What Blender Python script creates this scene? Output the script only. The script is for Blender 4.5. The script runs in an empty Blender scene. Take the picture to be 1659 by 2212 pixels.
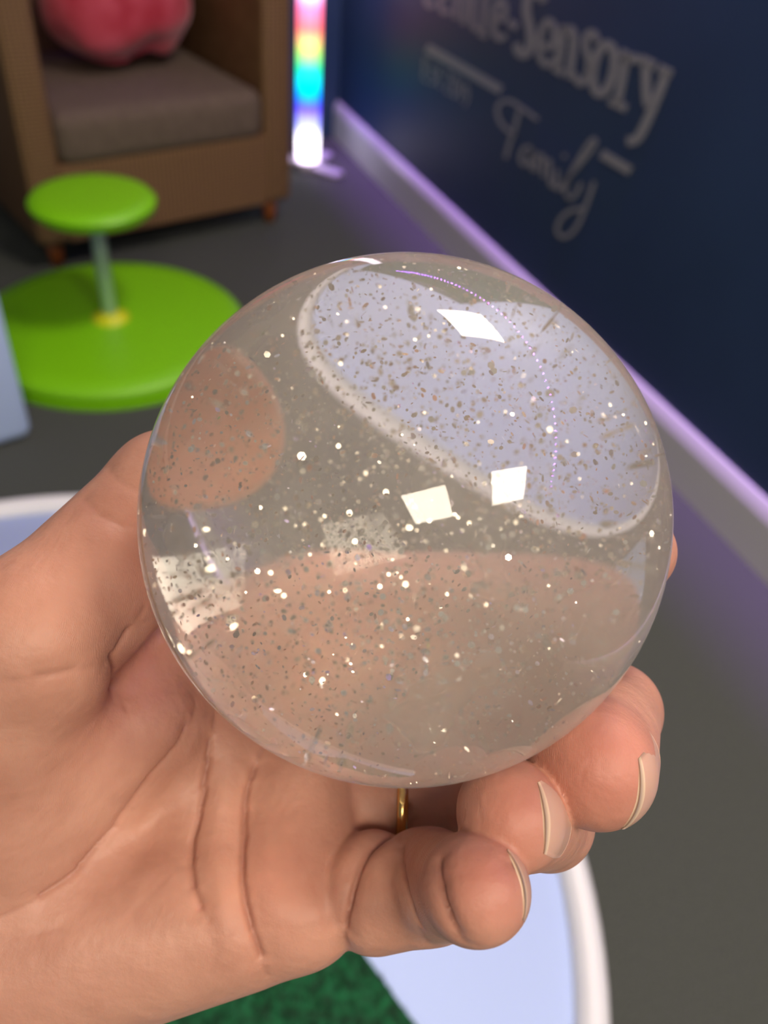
import bpy, math, random
import numpy as np
from mathutils import Vector, Matrix

# ------------------------------------------------------------------ camera
H = 1.25                       # height of the phone above the floor
FPX, CX, CY = 1800.0, 829.5, 1106.0
g = np.array([-210, 2014, 1800.0]); g /= np.linalg.norm(g)     # gravity seen from the phone (x right, y down, z forward)
Zw = -g; F = np.array([0, 0, 1.0]); Yw = F - (F @ Zw) * Zw; Yw /= np.linalg.norm(Yw); Xw = np.cross(Yw, Zw)
M = np.array([Xw, Yw, Zw]); EYE = np.array([0, 0, H])

def ray(x, y):
    return M @ np.array([(x - CX) / FPX, (y - CY) / FPX, 1.0])
def on_height(x, y, h=0.0):
    r = ray(x, y); return EYE + (h - H) / r[2] * r
def to_world(p_mm):            # palm-sized things are modelled in millimetres around the viewer, then stood in the room
    return EYE + (np.asarray(p_mm, float) * 0.001) @ M.T

sc = bpy.context.scene
cam_data = bpy.data.cameras.new('phone_camera'); cam = bpy.data.objects.new('phone_camera', cam_data)
sc.collection.objects.link(cam); sc.camera = cam
R = M @ np.diag([1, -1, -1.0])
mw = Matrix.Identity(4)
for i in range(3):
    for j in range(3): mw[i][j] = R[i][j]
mw.translation = Vector(EYE); cam.matrix_world = mw
cam_data.sensor_fit = 'VERTICAL'; cam_data.sensor_height = 8.0; cam_data.sensor_width = 6.0
cam_data.lens = FPX / 2212 * 8.0
cam_data.clip_start = 0.01; cam_data.clip_end = 50
cam_data.dof.use_dof = True; cam_data.dof.focus_distance = 0.138; cam_data.dof.aperture_fstop = cam_data.lens / 2.0

# ------------------------------------------------------------------ world and exposure
w = bpy.data.worlds.new('room_air'); sc.world = w; w.use_nodes = True
w.node_tree.nodes['Background'].inputs[0].default_value = (0.86, 0.93, 1.0, 1)
w.node_tree.nodes['Background'].inputs[1].default_value = 0.25
sc.view_settings.view_transform = 'Standard'; sc.view_settings.look = 'None'
sc.view_settings.gamma = 1; sc.view_settings.exposure = 0.2; sc.view_settings.use_curve_mapping = False
sc.cycles.max_bounces = 14; sc.cycles.transmission_bounces = 14; sc.cycles.glossy_bounces = 6; sc.cycles.diffuse_bounces = 4
sc.cycles.sample_clamp_indirect = 12; sc.cycles.blur_glossy = 0.3; sc.cycles.use_denoising = True
PANEL = 34.0                   # glow of the ceiling panels
LED = 160.0                     # glow of the violet strip
WASH = 6.5
TUBE = 1.6

# ------------------------------------------------------------------ helpers
def link(o, parent=None):
    sc.collection.objects.link(o)
    if parent is not None: o.parent = parent
    return o
def mesh_obj(name, verts, faces, mat=None, parent=None, smooth=False):
    me = bpy.data.meshes.new(name)
    me.from_pydata([tuple(map(float, v)) for v in verts], [], [tuple(int(i) for i in f) for f in faces]); me.update()
    if smooth: me.polygons.foreach_set('use_smooth', [True] * len(me.polygons))
    if mat: me.materials.append(mat)
    return link(bpy.data.objects.new(name, me), parent)
def tag(o, label, cat, group=None):
    o['label'] = label; o['category'] = cat
    if group: o['group'] = group
    return o
def struct(o):
    o['kind'] = 'structure'; return o
def empty(name, loc, rz=0):
    o = bpy.data.objects.new(name, None); o.location = loc; o.rotation_euler = (0, 0, rz); o.empty_display_size = 0.05
    return link(o)
def material(name, col, rough=0.6, metal=0.0, **kw):
    m = bpy.data.materials.new(name); m.use_nodes = True
    b = m.node_tree.nodes['Principled BSDF']
    b.inputs['Base Color'].default_value = (*col, 1); b.inputs['Roughness'].default_value = rough; b.inputs['Metallic'].default_value = metal
    for k, v in kw.items(): b.inputs[k.replace('_', ' ')].default_value = v
    return m
def noisy(m, c1, c2, scale, bump=0.0, dist=0.002, detail=4, coords='Object', stretch=(1, 1, 1)):
    nt = m.node_tree; N = nt.nodes; L = nt.links; b = N['Principled BSDF']
    tc = N.new('ShaderNodeTexCoord'); mp = N.new('ShaderNodeMapping'); mp.inputs['Scale'].default_value = stretch
    L.new(tc.outputs[coords], mp.inputs[0])
    n = N.new('ShaderNodeTexNoise'); n.inputs['Scale'].default_value = scale; n.inputs['Detail'].default_value = detail
    L.new(mp.outputs[0], n.inputs[0])
    r = N.new('ShaderNodeValToRGB'); r.color_ramp.elements[0].position = 0.35; r.color_ramp.elements[1].position = 0.65
    r.color_ramp.elements[0].color = (*c1, 1); r.color_ramp.elements[1].color = (*c2, 1)
    L.new(n.outputs[0], r.inputs[0]); L.new(r.outputs[0], b.inputs['Base Color'])
    if bump:
        bp = N.new('ShaderNodeBump'); bp.inputs['Strength'].default_value = bump; bp.inputs['Distance'].default_value = dist
        L.new(n.outputs[0], bp.inputs['Height']); L.new(bp.outputs[0], b.inputs['Normal'])
    return m
def box(cx, cy, cz, sx, sy, sz, bev=0.0, seg=3):
    """verts, faces of a box, optionally bevelled"""
    import bmesh
    bm = bmesh.new(); bmesh.ops.create_cube(bm, size=1)
    for v in bm.verts: v.co = Vector((cx + v.co.x * sx, cy + v.co.y * sy, cz + v.co.z * sz))
    if bev: bmesh.ops.bevel(bm, geom=bm.edges[:], offset=bev, segments=seg, affect='EDGES', profile=0.5)
    bm.verts.index_update()
    vs = [v.co[:] for v in bm.verts]; fs = [[v.index for v in f.verts] for f in bm.faces]; bm.free()
    return vs, fs
def merge(*parts):
    V, Fc = [], []
    for v, f in parts:
        o = len(V); V += list(v); Fc += [[i + o for i in q] for q in f]
    return V, Fc
def lathe(profile, seg=64, cx=0, cy=0):
    """profile: (radius, z) pairs, from the axis outwards and back"""
    V, Fc = [], []
    for r, z in profile:
        for k in range(seg):
            a = 2 * math.pi * k / seg; V.append((cx + r * math.cos(a), cy + r * math.sin(a), z))
    for i in range(len(profile) - 1):
        for k in range(seg):
            k2 = (k + 1) % seg
            Fc.append((i * seg + k, i * seg + k2, (i + 1) * seg + k2, (i + 1) * seg + k))
    return V, Fc

# ------------------------------------------------------------------ the room
wall_a = on_height(957, 530); wall_b = on_height(1659, 1245)
wd = wall_b - wall_a; wd /= np.linalg.norm(wd)                  # along the right wall, towards the viewer
wn = np.array([wd[1], -wd[0], 0.0]); 
if wn @ (EYE - wall_a) < 0: wn = -wn                            # into the room
corner = on_height(722, 296)
corner = wall_a + wd * ((corner - wall_a) @ wd)
def on_wall(x, y, off=0.0):
    r = ray(x, y); p = wall_a + wn * off; t = ((p - EYE) @ wn) / (r @ wn); return EYE + t * r
CEIL = 2.7
carpet = noisy(material('grey carpet', (0.1, 0.1, 0.09), 0.95), (0.046, 0.052, 0.045), (0.088, 0.097, 0.083), 260, 0.9, 0.004, 6)
navy = noisy(material('navy wall paint', (0.02, 0.045, 0.12), 0.55), (0.015, 0.037, 0.100), (0.018, 0.043, 0.112), 3, 0, detail=2)
white_paint = material('white skirting gloss', (0.62, 0.61, 0.60), 0.35)
ceil_mat = material('ceiling tile', (0.70, 0.68, 0.64), 0.9)
struct(mesh_obj('floor', [(-5, -3, 0), (4, -3, 0), (4, 7, 0), (-5, 7, 0)], [(0, 1, 2, 3)], carpet))
def slab(name, p, q, h0, h1, n, th, mat):
    """upright slab from p to q (front face on that line), thickness th away from normal n"""
    b = n * th
    vs = [(*(p)[:2], h0), (*(q)[:2], h0), (*(q)[:2], h1), (*(p)[:2], h1)]
    vs += [(*(p - b)[:2], h0), (*(q - b)[:2], h0), (*(q - b)[:2], h1), (*(p - b)[:2], h1)]
    return mesh_obj(name, vs, [(0, 1, 2, 3), (5, 4, 7, 6), (4, 0, 3, 7), (1, 5, 6, 2), (3, 2, 6, 7), (4, 5, 1, 0)], mat)
struct(slab('wall_right', corner, corner + wd * 5.2, 0, CEIL, wn, 0.1, navy))
back_dir = np.array([-wn[0], -wn[1], 0]) * -1.0
bn = wd.copy()                                                   # the back wall faces along wd
struct(slab('wall_back', corner - wn * 0.1, corner + wn * 4.6, 0, CEIL, bn, 0.1, navy))
struct(mesh_obj('ceiling', [(-5, -3, CEIL), (4, -3, CEIL), (4, 7, CEIL), (-5, 7, CEIL)], [(3, 2, 1, 0)], ceil_mat))
# skirting with a sloping top moulding, extruded along the wall
def skirting(name, p0, d, n, length, h):
    prof = [(0.0, 0), (0.018, 0), (0.018, h - 0.034), (0.013, h - 0.014), (0.006, h), (0.0, h)]
    vs = []
    for s in (0, length):
        for (o, z) in prof:
            q = p0 + d * s + n * o; vs.append((q[0], q[1], z))
    k = len(prof); fs = [(i, (i + 1) % k, (i + 1) % k + k, i + k) for i in range(k)] + [tuple(range(k))[::-1], tuple(range(k, 2 * k))]
    return struct(mesh_obj(name, vs, fs, white_paint))
SK = 0.152
skirting('baseboard_right', corner + wn * 0.0, wd, wn, 5.1, SK)
skirting('baseboard_back', corner + wn * 1.2, wn, bn, 3.3, SK)

# ------------------------------------------------------------------ ceiling panels and the violet strip
panel_mat = bpy.data.materials.new('lit diffuser'); panel_mat.use_nodes = True
nt = panel_mat.node_tree; nt.nodes.clear()
e = nt.nodes.new('ShaderNodeEmission'); e.inputs[0].default_value = (1.0, 0.86, 0.68, 1); e.inputs[1].default_value = PANEL
o_ = nt.nodes.new('ShaderNodeOutputMaterial'); nt.links.new(e.outputs[0], o_.inputs[0])
alu = material('panel frame', (0.7, 0.7, 0.7), 0.4)
wang = math.atan2(wd[1], wd[0])
panel_spots = [np.array(v) for v in ((.50, 1.44, CEIL - .02), (1.33, -.71, CEIL - .02), (.28, -1.27, CEIL - .02))]
names = ['square ceiling light panel in front of the lettered navy wall', 'square ceiling light panel nearest the navy wall, behind the viewer', 'square ceiling light panel farther from the wall, behind the viewer']
for p, nm in zip(panel_spots, names):
    r = empty('ceiling_light', p, wang); tag(r, nm, 'ceiling light', 'square ceiling light panels')
    mesh_obj('diffuser', [(-.29, -.29, 0), (.29, -.29, 0), (.29, .29, 0), (-.29, .29, 0)], [(3, 2, 1, 0)], panel_mat, r)
    mesh_obj('frame', *merge(box(0, .305, 0, .64, .03, .03), box(0, -.305, 0, .64, .03, .03), box(.305, 0, 0, .03, .58, .03), box(-.305, 0, 0, .03, .58, .03)), alu, r)
led_mat = bpy.data.materials.new('violet led'); led_mat.use_nodes = True
nt = led_mat.node_tree; nt.nodes.clear()
e = nt.nodes.new('ShaderNodeEmission'); e.inputs[0].default_value = (0.36, 0.10, 1.0, 1); e.inputs[1].default_value = LED
o_ = nt.nodes.new('ShaderNodeOutputMaterial'); nt.links.new(e.outputs[0], o_.inputs[0])
strip_z = 2.25
root = empty('led_strip', (0, 0, 0)); tag(root, 'violet led strip running along the top of the navy wall', 'led strip')
q = corner + wn * 0.016 + wd * 2.4
v, f_ = box(0, 0, 0, 4.7, 0.012, 0.012)
ca, sa = math.cos(wang), math.sin(wang)
v = [(q[0] + x * ca - y * sa, q[1] + x * sa + y * ca, strip_z + z) for x, y, z in v]
mesh_obj('backing', v, f_, alu, root)
ld = bpy.data.lights.new('added_violet_wash', 'AREA'); ld.shape = 'RECTANGLE'; ld.size = 4.7; ld.size_y = 0.008; ld.energy = WASH; ld.color = (0.42, 0.14, 1.0); ld.spread = math.radians(16)  # unseen area light added to bring the strip's violet down to the skirting
lo = link(bpy.data.objects.new('added_violet_wash', ld), root); lo.location = (q[0] + wn[0] * .004, q[1] + wn[1] * .004, strip_z - .01); lo.rotation_euler = (0, 0, wang)
bead_me = None
for k in range(60):
    c = corner + wn * 0.026 + wd * (0.1 + k * 0.077)
    if bead_me is None:
        b = mesh_obj('led_bead', *box(0, 0, 0, 0.014, 0.010, 0.010), led_mat, root); bead_me = b.data
    else:
        b = bpy.data.objects.new('led_bead', bead_me); link(b, root)
    b.location = (c[0], c[1], strip_z); b.rotation_euler = (0, 0, wang)

# ------------------------------------------------------------------ the writing on the wall
vinyl = material('pale grey vinyl', (.27, .27, .28), 0.5)
def stroke(pts, wpx, thick=0.0015):
    """a flat ribbon of vinyl along a path given in wall coordinates"""
    P = np.array(pts, float)
    if len(P) > 2:                                            # round the path
        for _ in range(2):
            Q = [P[0]]
            for a, b in zip(P[:-1], P[1:]): Q += [a * .75 + b * .25, a * .25 + b * .75]
            Q.append(P[-1]); P = np.array(Q)
    T = np.gradient(P, axis=0); T /= np.linalg.norm(T, axis=1)[:, None] + 1e-9
    N_ = np.stack([-T[:, 1], T[:, 0]], 1) * wpx / 2
    V, Fc = [], []
    for s, off in ((1, thick), (-1, thick), (1, 0.0002), (-1, 0.0002)):
        for p, n in zip(P, N_): V.append(on_wall(*(p + s * n), off))
    k = len(P)
    for i in range(k - 1):
        Fc += [(i, i + 1, k + i + 1, k + i), (2 * k + i, 3 * k + i, 3 * k + i + 1, 2 * k + i + 1), (i, 2 * k + i, 2 * k + i + 1, i + 1), (k + i, k + i + 1, 3 * k + i + 1, 3 * k + i)]
    Fc += [(0, k, 3 * k, 2 * k), (k - 1, 3 * k - 1, 4 * k - 1, 2 * k - 1)]
    return V, Fc
A = lambda pts: [(880 + x / 2.765, y / 2.765) for x, y in pts]
B = lambda pts: [(1000 + x / 3.95, 180 + y / 3.95) for x, y in pts]
def ell(cx, cy, a, b, slant, n=20):
    return [(cx + a * math.cos(t) + slant * math.sin(t), cy + b * math.sin(t)) for t in np.linspace(0, 2 * math.pi, n)]
letters = {
 'c': ([A([(160, -70), (120, -60), (108, 0), (130, 42), (165, 20)])], 12),
 'e': ([A([(195, -10), (240, -20), (235, -80), (205, -60), (190, 20), (215, 82), (255, 60)])], 12),
 'n': ([A([(300, -80), (285, 112)]), A([(300, -60), (345, -70), (350, 0), (335, 145)])], 12),
 't': ([A([(405, -100), (388, 130), (400, 178), (425, 165)])], 12),
 'r': ([A([(470, -60), (448, 212)]), A([(425, 195), (475, 222)]), A([(470, -20), (500, -40)])], 12),
 'e2': ([A([(520, 100), (575, 125), (590, 40), (555, -10), (520, 50), (508, 170), (540, 240), (590, 210)])], 13),
 'hyphen': ([A([(605, 128), (655, 165)])], 16),
 'S': ([A([(820, 10), (790, -40), (725, -40), (705, 60), (735, 170), (740, 270), (705, 335), (662, 315), (655, 260)])], 19),
 'e3': ([A([(800, 262), (868, 300), (885, 180), (850, 110), (805, 160), (780, 280), (800, 370), (840, 395), (875, 350)])], 14),
 'n2': ([A([(935, 150), (895, 410)]), A([(930, 200), (980, 160), (1000, 230), (965, 470)]), A([(870, 400), (930, 440)])], 17),
 's': ([A([(1135, 250), (1115, 190), (1070, 200), (1058, 280), (1090, 360), (1075, 470), (1030, 510), (990, 440)])], 15),
 'o': ([A(ell(1172, 412, 62, 150, -22))], 19),
 'r2': ([A([(1310, 330), (1255, 620)]), A([(1205, 600), (1310, 650)]), A([(1300, 380), (1350, 335), (1385, 370)]), A([(1270, 310), (1320, 335)])], 18),
 'y': ([A([(1425, 370), (1425, 560), (1440, 640)]), A([(1550, 430), (1480, 610), (1420, 750), (1370, 840), (1310, 845)]), A([(1390, 350), (1480, 395)]), A([(1500, 405), (1580, 445)])], 20),
}
sign = empty('wall_lettering', on_wall(1150, 250) * 1.0); tag(sign, 'pale grey vinyl words in serif and script on the navy wall', 'wall lettering')
sign.location = (0, 0, 0)
for ch, (paths, wpx) in letters.items():
    mesh_obj('letter', *merge(*[stroke(p, wpx) for p in paths]), vinyl, sign)
mesh_obj('underline', *stroke(A([(115, 285), (560, 540)]), 20), vinyl, sign)
mesh_obj('bar', *stroke(B([(1180, 600), (1430, 750)]), 20), vinyl, sign)
small = {'E': [[(92, 470), (100, 350)], [(100, 350), (130, 372)], [(95, 410), (122, 428)], [(92, 470), (120, 490)]],
 's': [[(165, 420), (145, 400), (142, 440), (165, 470), (155, 505), (135, 490)]], 't': [[(190, 400), (180, 515), (200, 520)], [(175, 425), (205, 445)]],
 '2': [[(232, 450), (245, 425), (262, 445), (250, 490), (225, 545)], [(225, 545), (255, 562)]], '0': [ell(285, 520, 15, 60, -5)],
 '1': [[(322, 485), (312, 600)]], '9': [[(365, 540), (350, 500), (338, 540), (350, 575), (365, 545)], [(365, 545), (360, 600), (340, 635)]]}
for ch, paths in small.items():
    mesh_obj('letter', *merge(*[stroke(A(p), 4.5) for p in paths]), vinyl, sign)
script = {
 'F': [[(640, 310), (500, 210), (400, 140), (310, 160), (285, 240), (320, 340), (400, 420), (450, 430)], [(480, 230), (440, 400), (400, 500), (365, 640)]],
 'a': [[(580, 545), (520, 545), (480, 640), (520, 710), (570, 650), (595, 560)], [(595, 560), (570, 700), (610, 750)]],
 'm': [[(640, 590), (620, 750)], [(640, 630), (690, 600), (680, 800)], [(690, 680), (750, 640), (730, 830), (770, 890)]],
 'i': [[(810, 740), (780, 880), (820, 910)]],
 'l': [[(820, 905), (960, 730), (1140, 520), (1120, 460), (1060, 530), (900, 800), (860, 920), (900, 980)]],
 'y': [[(1010, 850), (960, 960), (905, 990), (880, 950)], [(1120, 840), (1050, 1050), (960, 1260), (850, 1330), (790, 1260), (830, 1150), (920, 1080), (1040, 1070)]]}
mesh_obj('dot', *stroke(B([(858, 605), (874, 635)]), 8.5), vinyl, sign)
for ch, paths in script.items():
    mesh_obj('letter', *merge(*[stroke(B(p), 8.5) for p in paths]), vinyl, sign)

# ------------------------------------------------------------------ rainbow tube lamp in the corner
def tube_lamp():
    base = on_height(664, 362)
    r = empty('rainbow_tube_lamp', base); tag(r, 'glowing rainbow tube lamp in the corner beside the wicker armchair', 'lamp')
    R_ = 0.046; Ht = 1.5
    m = bpy.data.materials.new('rainbow glow'); m.use_nodes = True; nt = m.node_tree; nt.nodes.clear()
    tc = nt.nodes.new('ShaderNodeTexCoord'); sp = nt.nodes.new('ShaderNodeSeparateXYZ'); nt.links.new(tc.outputs['Object'], sp.inputs[0])
    mr = nt.nodes.new('ShaderNodeMapRange'); mr.inputs[1].default_value = 0.0; mr.inputs[2].default_value = 0.69; nt.links.new(sp.outputs[2], mr.inputs[0])
    cr = nt.nodes.new('ShaderNodeValToRGB'); nt.links.new(mr.outputs[0], cr.inputs[0])
    stops = [(0.0, (.5, .25, 1.0)), (.04, (2.0, 1.6, 2.2)), (.16, (2.6, 2.4, 2.6)), (.24, (.55, .6, 1.6)), (.34, (.14, .05, 1.3)), (.40, (.0, .35, 1.5)), (.47, (.0, .95, 1.3)), (.55, (.02, 1.0, .45)),
             (.62, (.5, 1.0, .2)), (.68, (1.2, .65, .25)), (.74, (1.3, .2, .2)), (.84, (1.4, .25, .55)), (.92, (1.6, .9, 1.7)), (1.0, (2.6, 2.2, 2.6))]
    el = cr.color_ramp.elements
    while len(el) < len(stops): el.new(0.5)
    for i, (p, c) in enumerate(stops):
        el[i].position = p; el[i].color = (*[x / 2.6 for x in c], 1)
    em = nt.nodes.new('ShaderNodeEmission'); em.inputs[1].default_value = 2.6 * TUBE; nt.links.new(cr.outputs[0], em.inputs[0])
    ou = nt.nodes.new('ShaderNodeOutputMaterial'); nt.links.new(em.outputs[0], ou.inputs[0])
    tp = nt.nodes.new('ShaderNodeBsdfTransparent'); mx = nt.nodes.new('ShaderNodeMixShader'); mx.inputs[0].default_value = .75
    nt.links.new(tp.outputs[0], mx.inputs[1]); nt.links.new(em.outputs[0], mx.inputs[2]); nt.links.new(mx.outputs[0], ou.inputs[0])
    mesh_obj('light_tube', *lathe([(0, 0.02), (R_, 0.02), (R_, Ht), (0, Ht)], 40), m, r, True)
    m2 = m.copy(); m2.name = 'rainbow core'; n2 = m2.node_tree
    em2 = [x for x in n2.nodes if x.type == 'EMISSION'][0]; ou2 = [x for x in n2.nodes if x.type == 'OUTPUT_MATERIAL'][0]
    em2.inputs[1].default_value = 5.0 * TUBE; n2.links.new(em2.outputs[0], ou2.inputs[0])
    mesh_obj('light_core', *lathe([(0, 0.03), (R_ * .45, 0.03), (R_ * .45, Ht - .01), (0, Ht - .01)], 24), m2, r, True)
    # bright core: the lamp pins that flare white at foot and top
    clear = material('foot', (0.55, 0.5, 0.6), 0.3)
    mesh_obj('base', *lathe([(0, 0.03), (R_ * 1.05, 0.03), (R_ * 1.15, 0.02), (R_ * 1.15, 0), (0, 0)], 40), clear, r, True)
    for a in (-2.6, 2.7 - math.pi, 1.57):
        pass
    for a in (-0.55, 2.7, 1.2):
        c, s = math.cos(a), math.sin(a)
        v, f_ = box(0.10, 0, 0.012, 0.13, 0.06, 0.022, 0.008)
        mesh_obj('foot', [(x * c - y * s, x * s + y * c, z) for x, y, z in v], f_, clear, r, True)
tube_lamp()

# ------------------------------------------------------------------ wicker armchair with seat cushion
LEGH = 0.085
A_ = on_height(88, 540, LEGH); B_ = on_height(632, 432, LEGH)
cd = B_ - A_; cd[2] = 0; CW = np.linalg.norm(cd); cang = math.atan2(cd[1], cd[0])
wicker = bpy.data.materials.new('woven wicker'); wicker.use_nodes = True
nt = wicker.node_tree; b = nt.nodes['Principled BSDF']; b.inputs['Roughness'].default_value = 0.6
tc = nt.nodes.new('ShaderNodeTexCoord')
w1 = nt.nodes.new('ShaderNodeTexWave'); w1.wave_type = 'BANDS'; w1.bands_direction = 'Z'; w1.inputs['Scale'].default_value = 30; w1.inputs['Distortion'].default_value = 1
w2 = nt.nodes.new('ShaderNodeTexWave'); w2.wave_type = 'BANDS'; w2.bands_direction = 'X'; w2.inputs['Scale'].default_value = 22; w2.inputs['Distortion'].default_value = 1
nt.links.new(tc.outputs['Object'], w1.inputs[0]); nt.links.new(tc.outputs['Object'], w2.inputs[0])
mu = nt.nodes.new('ShaderNodeMath'); mu.operation = 'MULTIPLY'; nt.links.new(w1.outputs[1], mu.inputs[0]); nt.links.new(w2.outputs[1], mu.inputs[1])
cr = nt.nodes.new('ShaderNodeValToRGB'); cr.color_ramp.elements[0].color = (.13, .062, .024, 1); cr.color_ramp.elements[1].color = (.44, .26, .11, 1)
nt.links.new(mu.outputs[0], cr.inputs[0]); nt.links.new(cr.outputs[0], b.inputs['Base Color'])
bp = nt.nodes.new('ShaderNodeBump'); bp.inputs['Distance'].default_value = 0.004; nt.links.new(mu.outputs[0], bp.inputs['Height']); nt.links.new(bp.outputs[0], b.inputs['Normal'])
orange = noisy(material('orange wood', (.35, .1, .02), 0.4), (.30, .075, .015), (.42, .13, .03), 6, stretch=(1, 1, .1))
taupe = noisy(material('brown seat fabric', (.12, .09, .065), 0.95), (.115, .083, .060), (.15, .11, .08), 60, 0.3)
chair = empty('wicker_armchair', (A_[0], A_[1], 0), cang); tag(chair, 'brown wicker armchair with a brown seat cushion in the far corner', 'armchair')
D = 0.72; AW = 0.105; AH = 0.98
def cushiony(cx, cy, cz, sx, sy, sz, bev, puff=0.0):
    v, f_ = box(cx, cy, cz, sx, sy, sz, bev, 5)
    return v, f_
mesh_obj('front_panel', *box(CW / 2, 0.03, LEGH + 0.115, CW - 2 * AW + .02, 0.05, 0.23, 0.008), wicker, chair)
mesh_obj('arm', *box(AW / 2, D / 2, (LEGH + AH) / 2, AW, D, AH - LEGH, 0.025), wicker, chair, True)
mesh_obj('arm', *box(CW - AW / 2, D / 2, (LEGH + AH) / 2, AW, D, AH - LEGH, 0.025), wicker, chair, True)
mesh_obj('backrest', *box(CW / 2, D - 0.05, 0.56, CW - 0.01, 0.10, 0.95, 0.03), wicker, chair, True)
mesh_obj('seat_deck', *box(CW / 2, D / 2, 0.29, CW - 2 * AW + .01, D - .1, 0.03), wicker, chair)
mesh_obj('seat_cushion', *cushiony(CW / 2, D / 2 - 0.035, 0.38, CW - 2 * AW + .0, D - 0.06, 0.155, 0.045), taupe, chair, True)
for x, y in ((0.06, 0.06), (CW - 0.06, 0.06), (0.06, D - 0.06), (CW - 0.06, D - 0.06)):
    mesh_obj('leg', *lathe([(0, 0), (0.020, 0), (0.028, LEGH + 0.01), (0, LEGH + 0.01)], 16, x, y), orange, chair, True)

# pink furry cushion on the seat
def fur_cushion():
    fur = noisy(material('pink plush', (.55, .05, .08), 0.95, Sheen_Weight=0.4), (.40, .018, .035), (.60, .085, .12), 9, 0.6, 0.01)
    rng = np.random.RandomState(3)
    V, Fc = [], []; nu, nv = 72, 36
    for j in range(nv + 1):
        th = math.pi * j / nv
        for i in range(nu):
            ph = 2 * math.pi * i / nu
            x, y, z = math.sin(th) * math.cos(ph), math.sin(th) * math.sin(ph), math.cos(th)
            sx = math.copysign(abs(x) ** .75, x); sz = math.copysign(abs(z) ** .8, z)
            k = 1 + .05 * math.sin(3 * ph + 1) + .035 * math.sin(5 * th + 2 * ph)
            notch = 1 - .16 * math.exp(-((x - .18) / .16) ** 2) * (z < 0) * abs(z)
            V.append((.232 * sx * k, .11 * y * k, .16 * sz * k * notch))
    for j in range(nv):
        for i in range(nu):
            Fc.append((j * nu + i, j * nu + (i + 1) % nu, (j + 1) * nu + (i + 1) % nu, (j + 1) * nu + i))
    o = mesh_obj('fur_cushion', V, Fc, fur, None, True)
    return o
fc = fur_cushion(); tag(fc, 'pink furry cushion resting on the seat of the wicker armchair', 'cushion')
def chair_pt(x, y, z):
    return (A_[0] + x * math.cos(cang) - y * math.sin(cang), A_[1] + x * math.sin(cang) + y * math.cos(cang), z)
fc.location = chair_pt(CW * .53, .36, .650); fc.rotation_euler = (math.radians(-18), math.radians(0), cang)

# ------------------------------------------------------------------ green stool: big turntable base, pole, small seat
def plastic(name, c):
    return material(name, c, 0.45)
green = plastic('lime green plastic', (.21, .60, .002)); yellow = plastic('yellow plastic', (.62, .68, .01))
steel = material('brushed steel pole', (.62, .68, .80), 0.35, 0.85)
sb = on_height(240, 690, 0.05)
stool = empty('green_stool', (sb[0], sb[1], 0)); tag(stool, 'lime green toddler stool with wide round base and steel pole', 'stool')
mesh_obj('base', *lathe([(0, .055), (.30, .055), (.352, .050), (.366, .038), (.366, .026), (.352, .024), (.352, .018), (.37, .014), (.37, .0), (0, 0)], 96), green, stool, True)
mesh_obj('collar', *lathe([(0, .075), (.022, .075), (.05, .060), (.052, .054), (0, .054)], 32), yellow, stool, True)
mesh_obj('pole', *lathe([(0, .06), (.020, .06), (.020, .37), (0, .37)], 32), steel, stool, True)
mesh_obj('seat', *lathe([(0, .396), (.12, .400), (.146, .396), (.156, .384), (.153, .369), (.14, .358), (.03, .354), (0, .354)], 64), green, stool, True)
for c in stool.children:
    m_ = c.modifiers.new('edge', 'EDGE_SPLIT'); m_.split_angle = math.radians(50)

# ------------------------------------------------------------------ white round tray with green turf
TH = 0.36
k = (H - TH)
tc_ = np.array([-.4 * k, .4 * k]); TR = .709 * k
tray_mat = material('blue-lit tray plastic', (.50, .63, .96), 0.4)  # white plastic with the room's cool blue light tinted into its colour
tray = empty('round_tray', (tc_[0], tc_[1], 0)); tag(tray, 'large round white play tray with a rolled rim, under the hand', 'tray')
mesh_obj('basin', *lathe([(0, TH - .012), (TR - .034, TH - .012), (TR - .034, TH - .07), (TR - .06, TH - .075), (0, TH - .075)], 128), tray_mat, tray, True)
mesh_obj('rim', *lathe([(TR - .034, TH - .06), (TR - .034, TH - .010), (TR - .028, TH - .001), (TR - .018, TH + .004), (TR - .008, TH + .002), (TR, TH - .006), (TR + .002, TH - .03), (TR - .012, TH - .06), (TR - .034, TH - .06)], 128), material('white rim plastic', (.72, .73, .76), 0.35), tray, True)
mesh_obj('stand', *lathe([(0, TH - .075), (.12, TH - .075), (.10, .06), (.24, .02), (.25, 0), (0, 0)], 48), tray_mat, tray, True)
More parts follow.
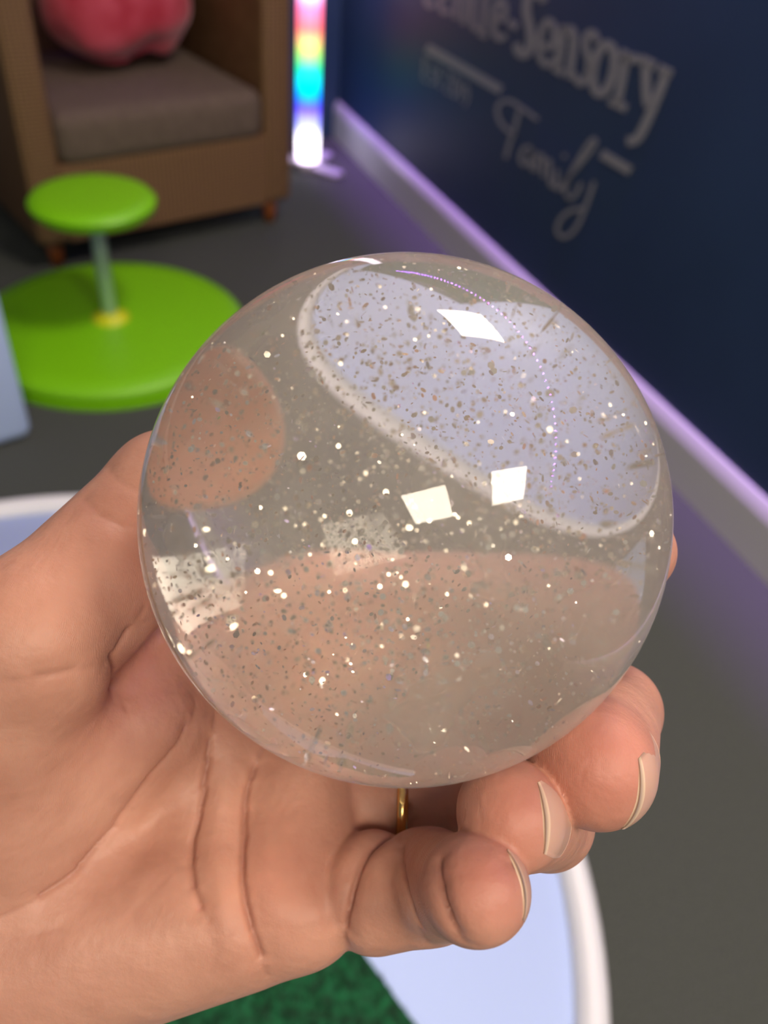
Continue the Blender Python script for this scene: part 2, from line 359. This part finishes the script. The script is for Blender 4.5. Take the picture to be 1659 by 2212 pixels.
# turf mat: straight-cut edge facing the rim on the right
turf_mat = noisy(material('green turf', (.0, .14, .05), 0.9), (.0, .028, .008), (.002, .115, .035), 90, 0.8, 0.004, 5)
e0 = on_height(790, 2060, TH)[:2]; e1 = on_height(900, 2212, TH)[:2]
ed = (e1 - e0) / np.linalg.norm(e1 - e0); en = np.array([-ed[1], ed[0]])
if en @ (tc_ - e0) < 0: en = -en
RT = TR - .07
def turf():
    z0 = TH - .012
    pts = []
    corners = [e0 - ed * .10, e0 + ed * .42, e0 + ed * .42 + en * .40, e0 - ed * .10 + en * .40]
    rng = random.Random(5)
    N_ = 56; V = []; Fc = []
    for j in range(N_ + 1):
        for i in range(N_ + 1):
            u, v = i / N_, j / N_
            p = corners[0] + (corners[1] - corners[0]) * u + (corners[3] - corners[0]) * v
            d = p - tc_; l = np.linalg.norm(d)
            if l > RT: p = tc_ + d / l * RT
            V.append((p[0] - tc_[0], p[1] - tc_[1], z0 + .006 + rng.random() * .004))
    n1 = N_ + 1
    for j in range(N_):
        for i in range(N_): Fc.append((j * n1 + i, j * n1 + i + 1, (j + 1) * n1 + i + 1, (j + 1) * n1 + i))
    # blades
    for _ in range(9000):
        u, v = rng.random(), rng.random()
        p = corners[0] + (corners[1] - corners[0]) * u + (corners[3] - corners[0]) * v
        if np.linalg.norm(p - tc_) > RT: continue
        a = rng.random() * 6.28; hgt = .008 + rng.random() * .007; dx, dy = math.cos(a) * .0012, math.sin(a) * .0012
        lx, ly = (rng.random() - .5) * .006, (rng.random() - .5) * .006
        x, y = p[0] - tc_[0], p[1] - tc_[1]; k_ = len(V)
        V += [(x - dx, y - dy, z0 + .006), (x + dx, y + dy, z0 + .006), (x + lx, y + ly, z0 + .006 + hgt)]; Fc.append((k_, k_ + 1, k_ + 2))
    o = mesh_obj('grass_mat', V, Fc, turf_mat); o.location = (tc_[0], tc_[1], 0)
    tag(o, 'dark green artificial turf mat lying in the round white tray', 'turf mat')
turf()

# ------------------------------------------------------------------ white rounded block at the left edge of the view
wb = on_height(76, 945)[:2]; wl = on_height(0, 968)[:2]
bd = (wl - wb) / np.linalg.norm(wl - wb); bnrm = np.array([-bd[1], bd[0]])
if bnrm @ (wb) < 0: bnrm = -bnrm                                  # away from the viewer
blk = empty('white_play_block', (wb[0], wb[1], 0), math.atan2(bd[1], bd[0]))
tag(blk, 'pale white plastic play block with rounded corners left of the green stool', 'block')
sgn = 1 if (np.array([-bd[1], bd[0]]) @ bnrm) > 0 else -1
mesh_obj('body', *box(.20, sgn * .05, .20, .40, .10, .40, .028, 5), material('pale plastic', (.52, .68, 1.0), 0.4), blk, True)
mesh_obj('cap', *box(.20, sgn * .05, .408, .36, .07, .02, .008, 3), material('pale plastic cap', (.52, .68, 1.0), 0.4), blk, True)

# ================================================================== the hand (millimetres, viewer frame: x right, y down, z forward)
def P(px, py, z): return np.array([(px - CX) / FPX * z, (py - CY) / FPX * z, z])
BALL_C = P(871, 1122, 138.0); BALL_R = 42.3

def round_cone(p, a, b, ra, rb):
    ba = b - a; l2 = ba @ ba; rr = ra - rb; a2 = l2 - rr * rr; il2 = 1 / l2
    pa = p - a; y = pa @ ba; z = y - l2
    x2 = ((pa * l2 - y[:, None] * ba) ** 2).sum(1); y2 = y * y * l2; z2 = z * z * l2
    kk = np.sign(rr) * rr * rr * x2
    d = (np.sqrt(x2 * a2 * il2) + y * rr) * il2 - ra
    c1 = np.sign(z) * a2 * z2 > kk; d = np.where(c1, np.sqrt(x2 + z2) * il2 - rb, d)
    c2 = (~c1) & (np.sign(y) * a2 * y2 < kk); d = np.where(c2, np.sqrt(x2 + y2) * il2 - ra, d)
    return d
def smin(a, b, k):
    h = np.maximum(k - np.abs(a - b), 0) / k; return np.minimum(a, b) - h * h * k * .25
def smax(a, b, k): return -smin(-a, -b, k)

J = {   # joint: (position, radius)
 'wrist': (P(-330, 2230, 168), 22), 'wrist2': (P(-260, 1980, 172), 20), 'fore': (P(-900, 2700, 190), 27),
 't0': (P(-150, 1800, 160), 19), 't1': (P(75, 1385, 143), 13.5), 't2': (P(365, 1062, 159), 11.2), 't3': (np.array([-17.6, -8.2, 180.6]), 10.0),
 'i1': (P(570, 1390, 187), 11), 'i2': (np.array([-3, 14.8, 189.4]), 9.8), 'i3': (np.array([27.6, 13.8, 185.6]), 9.2), 'i4': (P(1366, 1192, 160), 8.2),
 'm1': (P(670, 1570, 186), 11), 'm2': (P(1150, 1520, 192), 9.7), 'm3': (P(1325, 1535, 164), 9.0), 'm4': (P(1288, 1662, 137), 9.7),
 'r1': (P(650, 1735, 178), 11), 'r2': (P(1030, 1745, 180), 9.2), 'r3': (P(1180, 1775, 155), 8.4), 'r4': (P(1108, 1770, 131), 8.2),
 'p0': (P(620, 1925, 166), 11), 'p1': (P(812, 1925, 160), 11.2), 'p2': (P(930, 1913, 157), 10.0), 'p3': (P(1005, 1915, 139), 8.0), 'p4': (P(1035, 1924, 123), 7.5),
}
def cone(p, a, b, ra=None, rb=None):
    A0, r0 = J[a]; B0, r1 = J[b]; return round_cone(p, A0, B0, ra or r0, rb or r1)
def chain(p, names, k=2.0):
    d = cone(p, names[0], names[1])
    for a, b in zip(names[1:-1], names[2:]): d = smin(d, cone(p, a, b), k)
    return d
def blob(p, c, r):   # soft ball
    return np.linalg.norm(p - c, axis=1) - r

def base_sdf(p):
    W1, W2 = J['wrist'], J['wrist2']
    palm = round_cone(p, W1[0], J['p0'][0], 17, 12)
    palm = smin(palm, round_cone(p, W1[0] * .5 + W2[0] * .5, J['r1'][0], 16, 12), 10)
    palm = smin(palm, round_cone(p, W2[0], J['m1'][0], 15, 12), 10)
    palm = smin(palm, round_cone(p, W2[0], J['i1'][0], 15, 11), 10)
    palm = smin(palm, round_cone(p, P(-200, 2120, 160), P(520, 1965, 161), 17, 12), 12)        # heel below the little finger
    palm = smin(palm, round_cone(p, P(455, 1620, 175), P(490, 1950, 166), 9, 10), 7)             # pads between the creases
    palm = smin(palm, round_cone(p, P(660, 1720, 173), P(665, 1960, 161), 10, 10.5), 5)
    thenar = round_cone(p, J['t0'][0], J['t1'][0], 20, 14)
    thenar = smin(thenar, round_cone(p, P(60, 1750, 160), P(300, 1560, 164), 15, 11), 12)
    palm = smin(palm, thenar, 9)
    palm = smin(palm, cone(p, 'fore', 'wrist'), 16); palm = smin(palm, cone(p, 'fore', 'wrist2', 24, 20), 16)
    thumb = chain(p, ['t1', 't2', 't3'], 3)
    thumb = smin(thumb, blob(p, J['t1'][0] * .55 + J['t2'][0] * .45 + np.array([2, 3, -1.]), 10.5), 6)
    palm = smin(palm, round_cone(p, P(250, 1370, 163), P(520, 1340, 184), 8, 10), 7)              # web between thumb and palm
    d = smin(palm, thumb, 5)
    fk = 3.0
    fi = chain(p, ['i1', 'i2', 'i3', 'i4'])
    fm = chain(p, ['m1', 'm2', 'm3', 'm4'])
    fr = chain(p, ['r1', 'r2', 'r3', 'r4'])
    fp = chain(p, ['p1', 'p2', 'p3', 'p4'])
    # finger pads
    fm = smin(fm, blob(p, P(1258, 1620, 139), 9.0), 4)
    fr = smin(fr, blob(p, P(1095, 1745, 134), 7.6), 3)
    fp = smin(fp, blob(p, P(1018, 1915, 126), 7.4), 3)
    fingers = smin(smin(smin(fi, fm, 1.0), fr, .7), fp, .6)
    d = smin(d, fingers, 1.4)
    return d

# skin creases as photographed: polyline, depth radius (mm), softness
CR = [
 ([(314, 1315), (285, 1365), (252, 1422), (256, 1460), (261, 1493), (279, 1529)], 1.0, 4.5),
 ([(252, 1422), (160, 1447), (80, 1462), (0, 1474)], .5, 3.0),
 ([(427, 1523), (405, 1575), (380, 1623), (332, 1677), (255, 1790), (178, 1879), (90, 1940), (0, 1985)], .75, 3.2),
 ([(470, 1530), (459, 1600), (453, 1641), (440, 1700), (427, 1754), (412, 1810), (409, 1861), (415, 1908), (432, 1955), (450, 1990)], .95, 3.6),
 ([(575, 1600), (550, 1655), (537, 1695), (530, 1740), (528, 1790), (523, 1840), (522, 1896), (530, 1950), (545, 2010), (565, 2070), (578, 2112), (572, 2145)], 1.2, 4.0),
 ([(380, 1880), (330, 1925), (290, 1980)], .3, 2.5), ([(530, 1830), (570, 1850), (590, 1880)], .3, 2.5), ([(455, 2010), (470, 2060), (455, 2100)], .3, 2.5),
 ([(0, 2030), (60, 2022), (130, 2005)], .35, 2.5),
 ([(900, 1770), (880, 1780), (840, 1796), (801, 1822), (775, 1865), (759, 1912), (748, 1960), (741, 2003), (746, 2040), (752, 2062)], 1.3, 3.0),
 ([(868, 1785), (864, 1825), (865, 1870), (873, 1912), (886, 1955), (902, 2000), (924, 2042)], .7, 2.2),
 ([(950, 1805), (943, 1860), (946, 1912), (953, 1950), (964, 1979), (980, 2010), (1000, 2036)], .9, 2.4),
 ([(1185, 1905), (1130, 1880), (1095, 1860)], .5, 2.0),
 ([(180, 1075), (215, 1110), (260, 1130), (330, 1150)], .45, 2.5), ([(232, 1005), (255, 1040), (300, 1060)], .35, 2.2),
]
def cast(px, py, sdf):
    d = np.array([(px - CX) / FPX, (py - CY) / FPX, 1.0]); l = np.linalg.norm(d); d /= l
    t = 95.0
    for _ in range(120):
        s = sdf((d * t)[None])[0]
        if s < .03: return d * t
        t += max(s * .8, .05)
        if t > 240: return None
    return None
crease3 = []
for pts, r, k in CR:
    q = [cast(x, y, base_sdf) for x, y in pts]
    q = [v for v in q if v is not None]
    nq = len(q) - 1
    for iq, (a, b) in enumerate(zip(q[:-1], q[1:])):
        if np.linalg.norm(a - b) < 18:
            mid = (a + b) / 2; gr = np.array([base_sdf((mid + e_)[None])[0] - base_sdf((mid - e_)[None])[0] for e_ in np.eye(3) * .5]); gr /= np.linalg.norm(gr)
            crease3.append((a, b, r * min(1.0, .35 + .45 * iq, .35 + .45 * (nq - 1 - iq)), k, gr))
def seg_dist(p, a, b, n):
    """distance from a crease, measured along the skin; and height over it"""
    ba = b - a; h = np.clip(((p - a) @ ba) / (ba @ ba), 0, 1); v = p - a - h[:, None] * ba
    z = v @ n; return np.sqrt(np.maximum((v * v).sum(1) - z * z, 0)), z
def hand_sdf(p):
    d = base_sdf(p); add = np.zeros(len(p))
    for a, b, r, k, n in crease3:
        lo = np.minimum(a, b) - 9; hi = np.maximum(a, b) + 9
        m = ((p > lo) & (p < hi)).all(1)
        if m.any():
            c, z = seg_dist(p[m], a, b, n)
            # V-shaped valley with a fine sharp bottom and soft shoulders
            add[m] = np.maximum(add[m], r * (np.exp(-(c / (.30 + k * .07)) ** 2) * .85 + np.exp(-(c / (k * .75)) ** 2) * .95) * np.exp(-(z / 5) ** 4))
    d = d + add
    ballc = blob(p, BALL_C, BALL_R - .22)
    return smax(d, -ballc, 1.2)

def polygonise(sdf, lo, hi, h):
    n = np.ceil((hi - lo) / h).astype(int) + 1; bs = 12
    n = ((n + bs - 1) // bs) * bs
    D = np.full(n, 5.0, np.float32)
    nb = n // bs
    bi = np.stack(np.meshgrid(*[np.arange(k) for k in nb], indexing='ij'), -1).reshape(-1, 3)
    cen = lo + (bi * bs + (bs - 1) / 2) * h
    dc = base_sdf(cen); rad = bs * h * .9 + 2.5
    inside = dc < -rad
    for b in bi[inside]: D[b[0]*bs:(b[0]+1)*bs, b[1]*bs:(b[1]+1)*bs, b[2]*bs:(b[2]+1)*bs] = -5
    # a block inside the hand may still be cut by the ball: evaluate those too
    near = (np.abs(dc) <= rad) | (inside & (np.linalg.norm(cen - BALL_C, axis=1) < BALL_R + rad))
    loc = np.stack(np.meshgrid(*[np.arange(bs)] * 3, indexing='ij'), -1).reshape(-1, 3)
    act = bi[near]
    for s in range(0, len(act), 60):
        ch = act[s:s + 60]; pts = (ch[:, None, :] * bs + loc[None]).reshape(-1, 3)
        v = sdf(lo + pts * h)
        D[pts[:, 0], pts[:, 1], pts[:, 2]] = v
    S = D < 0
    # surface nets
    c8 = np.stack([S[dx:n[0]-1+dx, dy:n[1]-1+dy, dz:n[2]-1+dz] for dx in (0, 1) for dy in (0, 1) for dz in (0, 1)])
    cnt = c8.sum(0); mixed = (cnt > 0) & (cnt < 8)
    idx = np.full(mixed.shape, -1, np.int64); cells = np.argwhere(mixed); idx[mixed] = np.arange(len(cells))
    acc = np.zeros((len(cells), 3)); num = np.zeros(len(cells))
    offs = [(dx, dy, dz) for dx in (0, 1) for dy in (0, 1) for dz in (0, 1)]
    for i, a in enumerate(offs):
        for j, b in enumerate(offs):
            if j <= i or sum(abs(np.array(a) - b)) != 1: continue
            va = D[tuple((cells + a).T)]; vb = D[tuple((cells + b).T)]
            m = (va < 0) != (vb < 0); t = np.where(m, va / np.where(va == vb, 1, va - vb), 0)
            acc[m] += (np.array(a) + t[:, None] * (np.array(b) - np.array(a)))[m]; num += m
    V = lo + (cells + acc / num[:, None]) * h
    quads = []
    for ax in range(3):
        o1, o2 = [(1, 2), (2, 0), (0, 1)][ax]
        sl0 = [slice(1, -1)] * 3; sl0[ax] = slice(0, -1); sl1 = [slice(1, -1)] * 3; sl1[ax] = slice(1, None)
        a = S[tuple(sl0)]; b = S[tuple(sl1)]
        ee = np.argwhere(a != b); pos = ee.copy()
        for k_ in range(3):
            if k_ != ax: pos[:, k_] += 1
        e1 = np.zeros(3, int); e1[o1] = 1; e2 = np.zeros(3, int); e2[o2] = 1
        q = np.stack([idx[tuple(np.minimum(x, np.array(idx.shape) - 1).T)] for x in (pos - e1 - e2, pos - e2, pos, pos - e1)], 1)
        flip = ~a[tuple(ee.T)]
        q[flip] = q[flip][:, ::-1]
        quads.append(q[(q >= 0).all(1)])
    return V, np.concatenate(quads)

HV, HQ = polygonise(hand_sdf, np.array([-135., -25., 100.]), np.array([75., 130., 222.]), 0.5)
eps = .35
G = np.stack([hand_sdf(HV + e_) - hand_sdf(HV - e_) for e_ in np.eye(3) * eps], 1); G /= np.linalg.norm(G, axis=1)[:, None] + 1e-9
# skin tone: redder on fingertips and in the folds, with crease shade painted in, sallower on the back
red = np.zeros(len(HV))
for nme, cc, rr, amt in (('p', P(1045, 1900, 116), 9, .7), ('r', P(1115, 1755, 124), 9, .7), ('m', P(1290, 1650, 131), 12, .85), ('t', P(290, 1210, 140), 15, .35), ('i', P(1380, 1190, 156), 9, .3), ('w', P(270, 1450, 152), 15, .45), ('h', P(640, 1900, 153), 13, .35)):
    red = np.maximum(red, amt * np.exp(-(np.linalg.norm(HV - cc, axis=1) / rr) ** 2))
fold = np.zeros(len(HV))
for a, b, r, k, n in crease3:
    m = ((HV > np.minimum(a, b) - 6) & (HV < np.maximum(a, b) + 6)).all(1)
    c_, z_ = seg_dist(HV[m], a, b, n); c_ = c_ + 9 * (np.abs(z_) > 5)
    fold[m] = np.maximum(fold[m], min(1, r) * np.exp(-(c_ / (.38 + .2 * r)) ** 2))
hand = None
me = bpy.data.meshes.new('hand')
org = to_world(J['wrist'][0])
WV = to_world(HV) - org
me.vertices.add(len(WV)); me.vertices.foreach_set('co', WV.astype(np.float32).ravel())
me.loops.add(len(HQ) * 4); me.loops.foreach_set('vertex_index', HQ.astype(np.int32).ravel())
me.polygons.add(len(HQ)); me.polygons.foreach_set('loop_start', np.arange(0, len(HQ) * 4, 4, dtype=np.int32))
me.update(calc_edges=True); me.validate()
me.polygons.foreach_set('use_smooth', [True] * len(me.polygons))
at = me.attributes.new('redness', 'FLOAT', 'POINT'); at.data.foreach_set('value', red.astype(np.float32))
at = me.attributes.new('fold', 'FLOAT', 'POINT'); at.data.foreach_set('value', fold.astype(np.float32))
hand = link(bpy.data.objects.new('hand', me)); hand.location = org
tag(hand, 'open left hand with thumb and curled fingers holding the clear glitter ball', 'hand')

skin = bpy.data.materials.new('skin'); skin.use_nodes = True
nt = skin.node_tree; N = nt.nodes; L = nt.links; b = N['Principled BSDF']
b.inputs['Roughness'].default_value = 0.48; b.inputs['Subsurface Weight'].default_value = 0.35
b.inputs['Subsurface Radius'].default_value = (1.0, .35, .18); b.inputs['Subsurface Scale'].default_value = 0.0015
b.inputs['Specular IOR Level'].default_value = 0.35
tc = N.new('ShaderNodeTexCoord')
n1 = N.new('ShaderNodeTexNoise'); n1.inputs['Scale'].default_value = 70; n1.inputs['Detail'].default_value = 4; L.new(tc.outputs['Object'], n1.inputs[0])
cr = N.new('ShaderNodeValToRGB'); cr.color_ramp.elements[0].position = .3; cr.color_ramp.elements[1].position = .7
cr.color_ramp.elements[0].color = (.41, .20, .14, 1); cr.color_ramp.elements[1].color = (.51, .27, .195, 1); L.new(n1.outputs[0], cr.inputs[0])
def mixc(fac_name, base, col, amt):
    a = N.new('ShaderNodeAttribute'); a.attribute_name = fac_name
    mm = N.new('ShaderNodeMath'); mm.operation = 'MULTIPLY'; mm.inputs[1].default_value = amt; mm.use_clamp = True; L.new(a.outputs['Fac'], mm.inputs[0])
    mx = N.new('ShaderNodeMix'); mx.data_type = 'RGBA'; L.new(mm.outputs[0], mx.inputs[0]); L.new(base, mx.inputs[6]); mx.inputs[7].default_value = (*col, 1); return mx.outputs[2]
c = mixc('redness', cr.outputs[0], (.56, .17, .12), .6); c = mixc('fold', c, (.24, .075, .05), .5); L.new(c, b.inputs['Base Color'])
# fine skin ridges
vo = N.new('ShaderNodeTexVoronoi'); vo.inputs['Scale'].default_value = 900; L.new(tc.outputs['Object'], vo.inputs[0])
wv = N.new('ShaderNodeTexWave'); wv.inputs['Scale'].default_value = 1500; wv.inputs['Distortion'].default_value = 14; wv.inputs['Detail'].default_value = 2; wv.inputs['Detail Scale'].default_value = .25; L.new(tc.outputs['Object'], wv.inputs[0])
n2 = N.new('ShaderNodeTexNoise'); n2.inputs['Scale'].default_value = 260; n2.inputs['Detail'].default_value = 5; L.new(tc.outputs['Object'], n2.inputs[0])
b1 = N.new('ShaderNodeBump'); b1.inputs['Strength'].default_value = .12; b1.inputs['Distance'].default_value = .0002; L.new(wv.outputs[1], b1.inputs['Height'])
b2 = N.new('ShaderNodeBump'); b2.inputs['Strength'].default_value = .35; b2.inputs['Distance'].default_value = .0012; L.new(n2.outputs[0], b2.inputs['Height']); L.new(b1.outputs[0], b2.inputs['Normal'])
L.new(b2.outputs[0], b.inputs['Normal'])
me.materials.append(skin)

# fingernails
nail_mat = material('fingernail', (.55, .33, .25), 0.3, Subsurface_Weight=.2, Subsurface_Scale=.002)
nail_edge = material('fingernail edge', (.70, .52, .36), 0.4)
def nail(dip, tip, dorsal, width_deg, Ln, ext, back=0.3):
    a0, _ = J[dip]; b0, r = J[tip]
    ax = (b0 - a0) / np.linalg.norm(b0 - a0); dn = np.array(dorsal, float); dn -= (dn @ ax) * ax; dn /= np.linalg.norm(dn)
    sd = np.cross(ax, dn); V = []; nu, nv = 17, 15; Fc = []; fm = []
    for layer in (0.12, -0.30):
        for j in range(nv):
            t = j / (nv - 1); s = (r + ext) * (-back * 3.0 + (1 + back * 3.0) * t) * .70   # along the finger
            for i in range(nu):
                u = -1 + 2 * i / (nu - 1); ang = math.radians(width_deg) * u
                ss = s - (abs(u) ** 2.4) * (1.6 if t > .5 else -.9) * (abs(t - .5) * 2)
                rr_ = math.sqrt(max(r * r - max(0, ss) ** 2 * .92, 2)) + layer
                p = b0 + ax * ss + (dn * math.cos(ang) + sd * math.sin(ang)) * rr_
                V.append(to_world(p) - org)
    m0 = nu * nv
    for j in range(nv - 1):
        for i in range(nu - 1):
            q = (j * nu + i, j * nu + i + 1, (j + 1) * nu + i + 1, (j + 1) * nu + i)
            Fc.append(q); fm.append(1 if j >= nv - 2 else 0); Fc.append(tuple(m0 + x for x in q[::-1])); fm.append(fm[-1])
    rim = [i for i in range(nu)] + [j * nu + nu - 1 for j in range(1, nv)] + [(nv - 1) * nu + i for i in range(nu - 2, -1, -1)] + [j * nu for j in range(nv - 2, 0, -1)]
    for a, b_ in zip(rim, rim[1:] + rim[:1]): Fc.append((a, b_, b_ + m0, a + m0)); fm.append(1)
    o = mesh_obj('fingernail', V, Fc, nail_mat, hand, True); o.data.materials.append(nail_edge)
    for pl, k_ in zip(o.data.polygons, fm): pl.material_index = k_
nail('p3', 'p4', (1, 0, .5), 44, 9, 0.0)
nail('r3', 'r4', (1, .15, .45), 44, 10, 0.0)
nail('m3', 'm4', (1, .1, .35), 46, 11, 0.0, .28)
nail('i3', 'i4', (.9, -.1, .8), 44, 10, 0.0)
nail('t2', 't3', (-.4, -.5, 1), 44, 11, .0)

# dark sleeve round the forearm
def sleeve():
    a = J['wrist'][0] * .5 + J['wrist2'][0] * .5; b0 = J['fore'][0]; ax = (b0 - a) / np.linalg.norm(b0 - a)
    s1 = np.cross(ax, [0, 0, 1.0]); s1 /= np.linalg.norm(s1); s2 = np.cross(ax, s1)
    V = []; Fc = []; seg = 64; rings = [(16, 1.0), (14, 1.06), (20, 1.09), (60, 1.12), (125, 1.2)]
    for d, k_ in rings:
        for i in range(seg):
            t = 2 * math.pi * i / seg; wob = 1 + .015 * math.sin(5 * t + d)
            V.append(to_world(a + ax * d + (s1 * math.cos(t) * 36 + s2 * math.sin(t) * 29) * k_ * wob) - org)
    for j in range(len(rings) - 1):
        for i in range(seg): Fc.append((j * seg + i, j * seg + (i + 1) % seg, (j + 1) * seg + (i + 1) % seg, (j + 1) * seg + i))
    mesh_obj('sleeve', V, Fc, noisy(material('black knit', (.01, .01, .012), .9), (.006, .006, .008), (.015, .015, .018), 300, .5), hand, True)
sleeve()

# wedding ring on the ring finger
def finger_ring():
    a, ra = J['r1']; b0, rb = J['r2']; t0 = .52
    target = P(862, 1735, 178)
    ax = (b0 - a) / np.linalg.norm(b0 - a); t0 = ((target - a) @ ax) / np.linalg.norm(b0 - a)
    c0 = a + (b0 - a) * t0; r0 = ra + (rb - ra) * t0 + .25
    s1 = np.cross(ax, [0, 0, 1.0]); s1 /= np.linalg.norm(s1); s2 = np.cross(ax, s1)
    V = []; Fc = []; seg, m_ = 96, 12
    for i in range(seg):
        t = 2 * math.pi * i / seg; rad = s1 * math.cos(t) + s2 * math.sin(t)
        for j in range(m_):
            q = 2 * math.pi * j / m_
            V.append(to_world(c0 + rad * (r0 + .35 + .65 * math.cos(q)) + ax * 1.15 * math.sin(q)))
    for i in range(seg):
        for j in range(m_):
            Fc.append((i * m_ + j, ((i + 1) % seg) * m_ + j, ((i + 1) % seg) * m_ + (j + 1) % m_, i * m_ + (j + 1) % m_))
    c_ = to_world(c0)
    o = mesh_obj('wedding_ring', [np.array(v) - c_ for v in V], Fc, material('gold', (.83, .58, .22), .18, 1.0), None, True); o.location = c_
    tag(o, 'thin plain gold ring worn on the ring finger below the ball', 'ring')
finger_ring()

# ================================================================== the glitter ball
bc = to_world(BALL_C)
glass = bpy.data.materials.new('clear resin'); glass.use_nodes = True
nt = glass.node_tree; N = nt.nodes; L = nt.links; b = N['Principled BSDF']
b.inputs['Base Color'].default_value = (.985, .975, .95, 1); b.inputs['Transmission Weight'].default_value = 1; b.inputs['Roughness'].default_value = 0.0; b.inputs['IOR'].default_value = 1.47
df = N.new('ShaderNodeBsdfDiffuse'); df.inputs[0].default_value = (.78, .74, .66, 1)
tr = N.new('ShaderNodeBsdfTranslucent'); tr.inputs[0].default_value = (.78, .74, .66, 1)
m1 = N.new('ShaderNodeMixShader'); m1.inputs[0].default_value = .5; L.new(df.outputs[0], m1.inputs[1]); L.new(tr.outputs[0], m1.inputs[2])
n1 = N.new('ShaderNodeTexNoise'); n1.inputs['Scale'].default_value = 45; n1.inputs['Detail'].default_value = 3
tc = N.new('ShaderNodeTexCoord'); L.new(tc.outputs['Object'], n1.inputs[0])
mr = N.new('ShaderNodeMapRange'); mr.inputs[1].default_value = .3; mr.inputs[2].default_value = .7; mr.inputs[3].default_value = .20; mr.inputs[4].default_value = .36; L.new(n1.outputs[0], mr.inputs[0])
m2 = N.new('ShaderNodeMixShader'); L.new(mr.outputs[0], m2.inputs[0]); L.new(b.outputs[0], m2.inputs[1]); L.new(m1.outputs[0], m2.inputs[2])
L.new(m2.outputs[0], N['Material Output'].inputs[0])
import bmesh
bm = bmesh.new(); bmesh.ops.create_icosphere(bm, subdivisions=6, radius=BALL_R * .001)
bme = bpy.data.meshes.new('glitter_ball'); bm.to_mesh(bme); bm.free(); bme.polygons.foreach_set('use_smooth', [True] * len(bme.polygons)); bme.materials.append(glass)
ball = link(bpy.data.objects.new('glitter_ball', bme)); ball.location = bc
tag(ball, 'clear bouncy ball full of silver glitter, held in the open hand', 'ball')
# moulding seam round the ball
def seam():
    nrm = np.array([-.417, .11, .90]); nrm = M @ (nrm / np.linalg.norm(nrm)); s1 = np.cross(nrm, [0, 0, 1.0]); s1 /= np.linalg.norm(s1); s2 = np.cross(nrm, s1)
    V = []; Fc = []; seg, m_ = 256, 8; r0 = (BALL_R - .55) * .001
    for i in range(seg):
        t = 2 * math.pi * i / seg; rad = s1 * math.cos(t) + s2 * math.sin(t)
        for j in range(m_):
            q = 2 * math.pi * j / m_; V.append(rad * (r0 + .00018 * math.cos(q)) + nrm * .0009 * math.sin(q))
    for i in range(seg):
        for j in range(m_): Fc.append((i * m_ + j, ((i + 1) % seg) * m_ + j, ((i + 1) % seg) * m_ + (j + 1) % m_, i * m_ + (j + 1) % m_))
    mesh_obj('seam', V, Fc, material('amber seam', (.80, .66, .45), .5, Transmission_Weight=.55, IOR=1.3), ball, True)
seam()
def glitter():
    rng = np.random.RandomState(11); n = 13000
    d = rng.normal(size=(n, 3)); d /= np.linalg.norm(d, axis=1)[:, None]
    r = (BALL_R - 1.2) * rng.random(n) ** (1 / 3.2)
    c0 = d * r[:, None]
    nn = rng.normal(size=(n, 3)); nn /= np.linalg.norm(nn, axis=1)[:, None]
    al = rng.random(n) < .5; nn[al] = d[al] + .28 * rng.normal(size=(al.sum(), 3)); nn /= np.linalg.norm(nn, axis=1)[:, None]
    s1 = np.cross(nn, rng.normal(size=(n, 3))); s1 /= np.linalg.norm(s1, axis=1)[:, None]; s2 = np.cross(nn, s1)
    sz = rng.choice([.12, .18, .27, .40], n, p=[.35, .35, .22, .08]) 
    V = []; Fc = []
    for k_ in range(6):
        a = math.pi / 3 * k_; V.append(c0 + (s1 * math.cos(a) + s2 * math.sin(a)) * sz[:, None])
    V = np.stack(V, 1).reshape(-1, 3) * .001
    Fc = np.arange(n * 6).reshape(n, 6)
    o = mesh_obj('glitter', V, Fc, material('silver glitter', (.92, .86, .74), .20, 1.0), ball)
    o['kind'] = 'stuff'; o['label'] = 'silver glitter flakes scattered through the ball'
glitter()
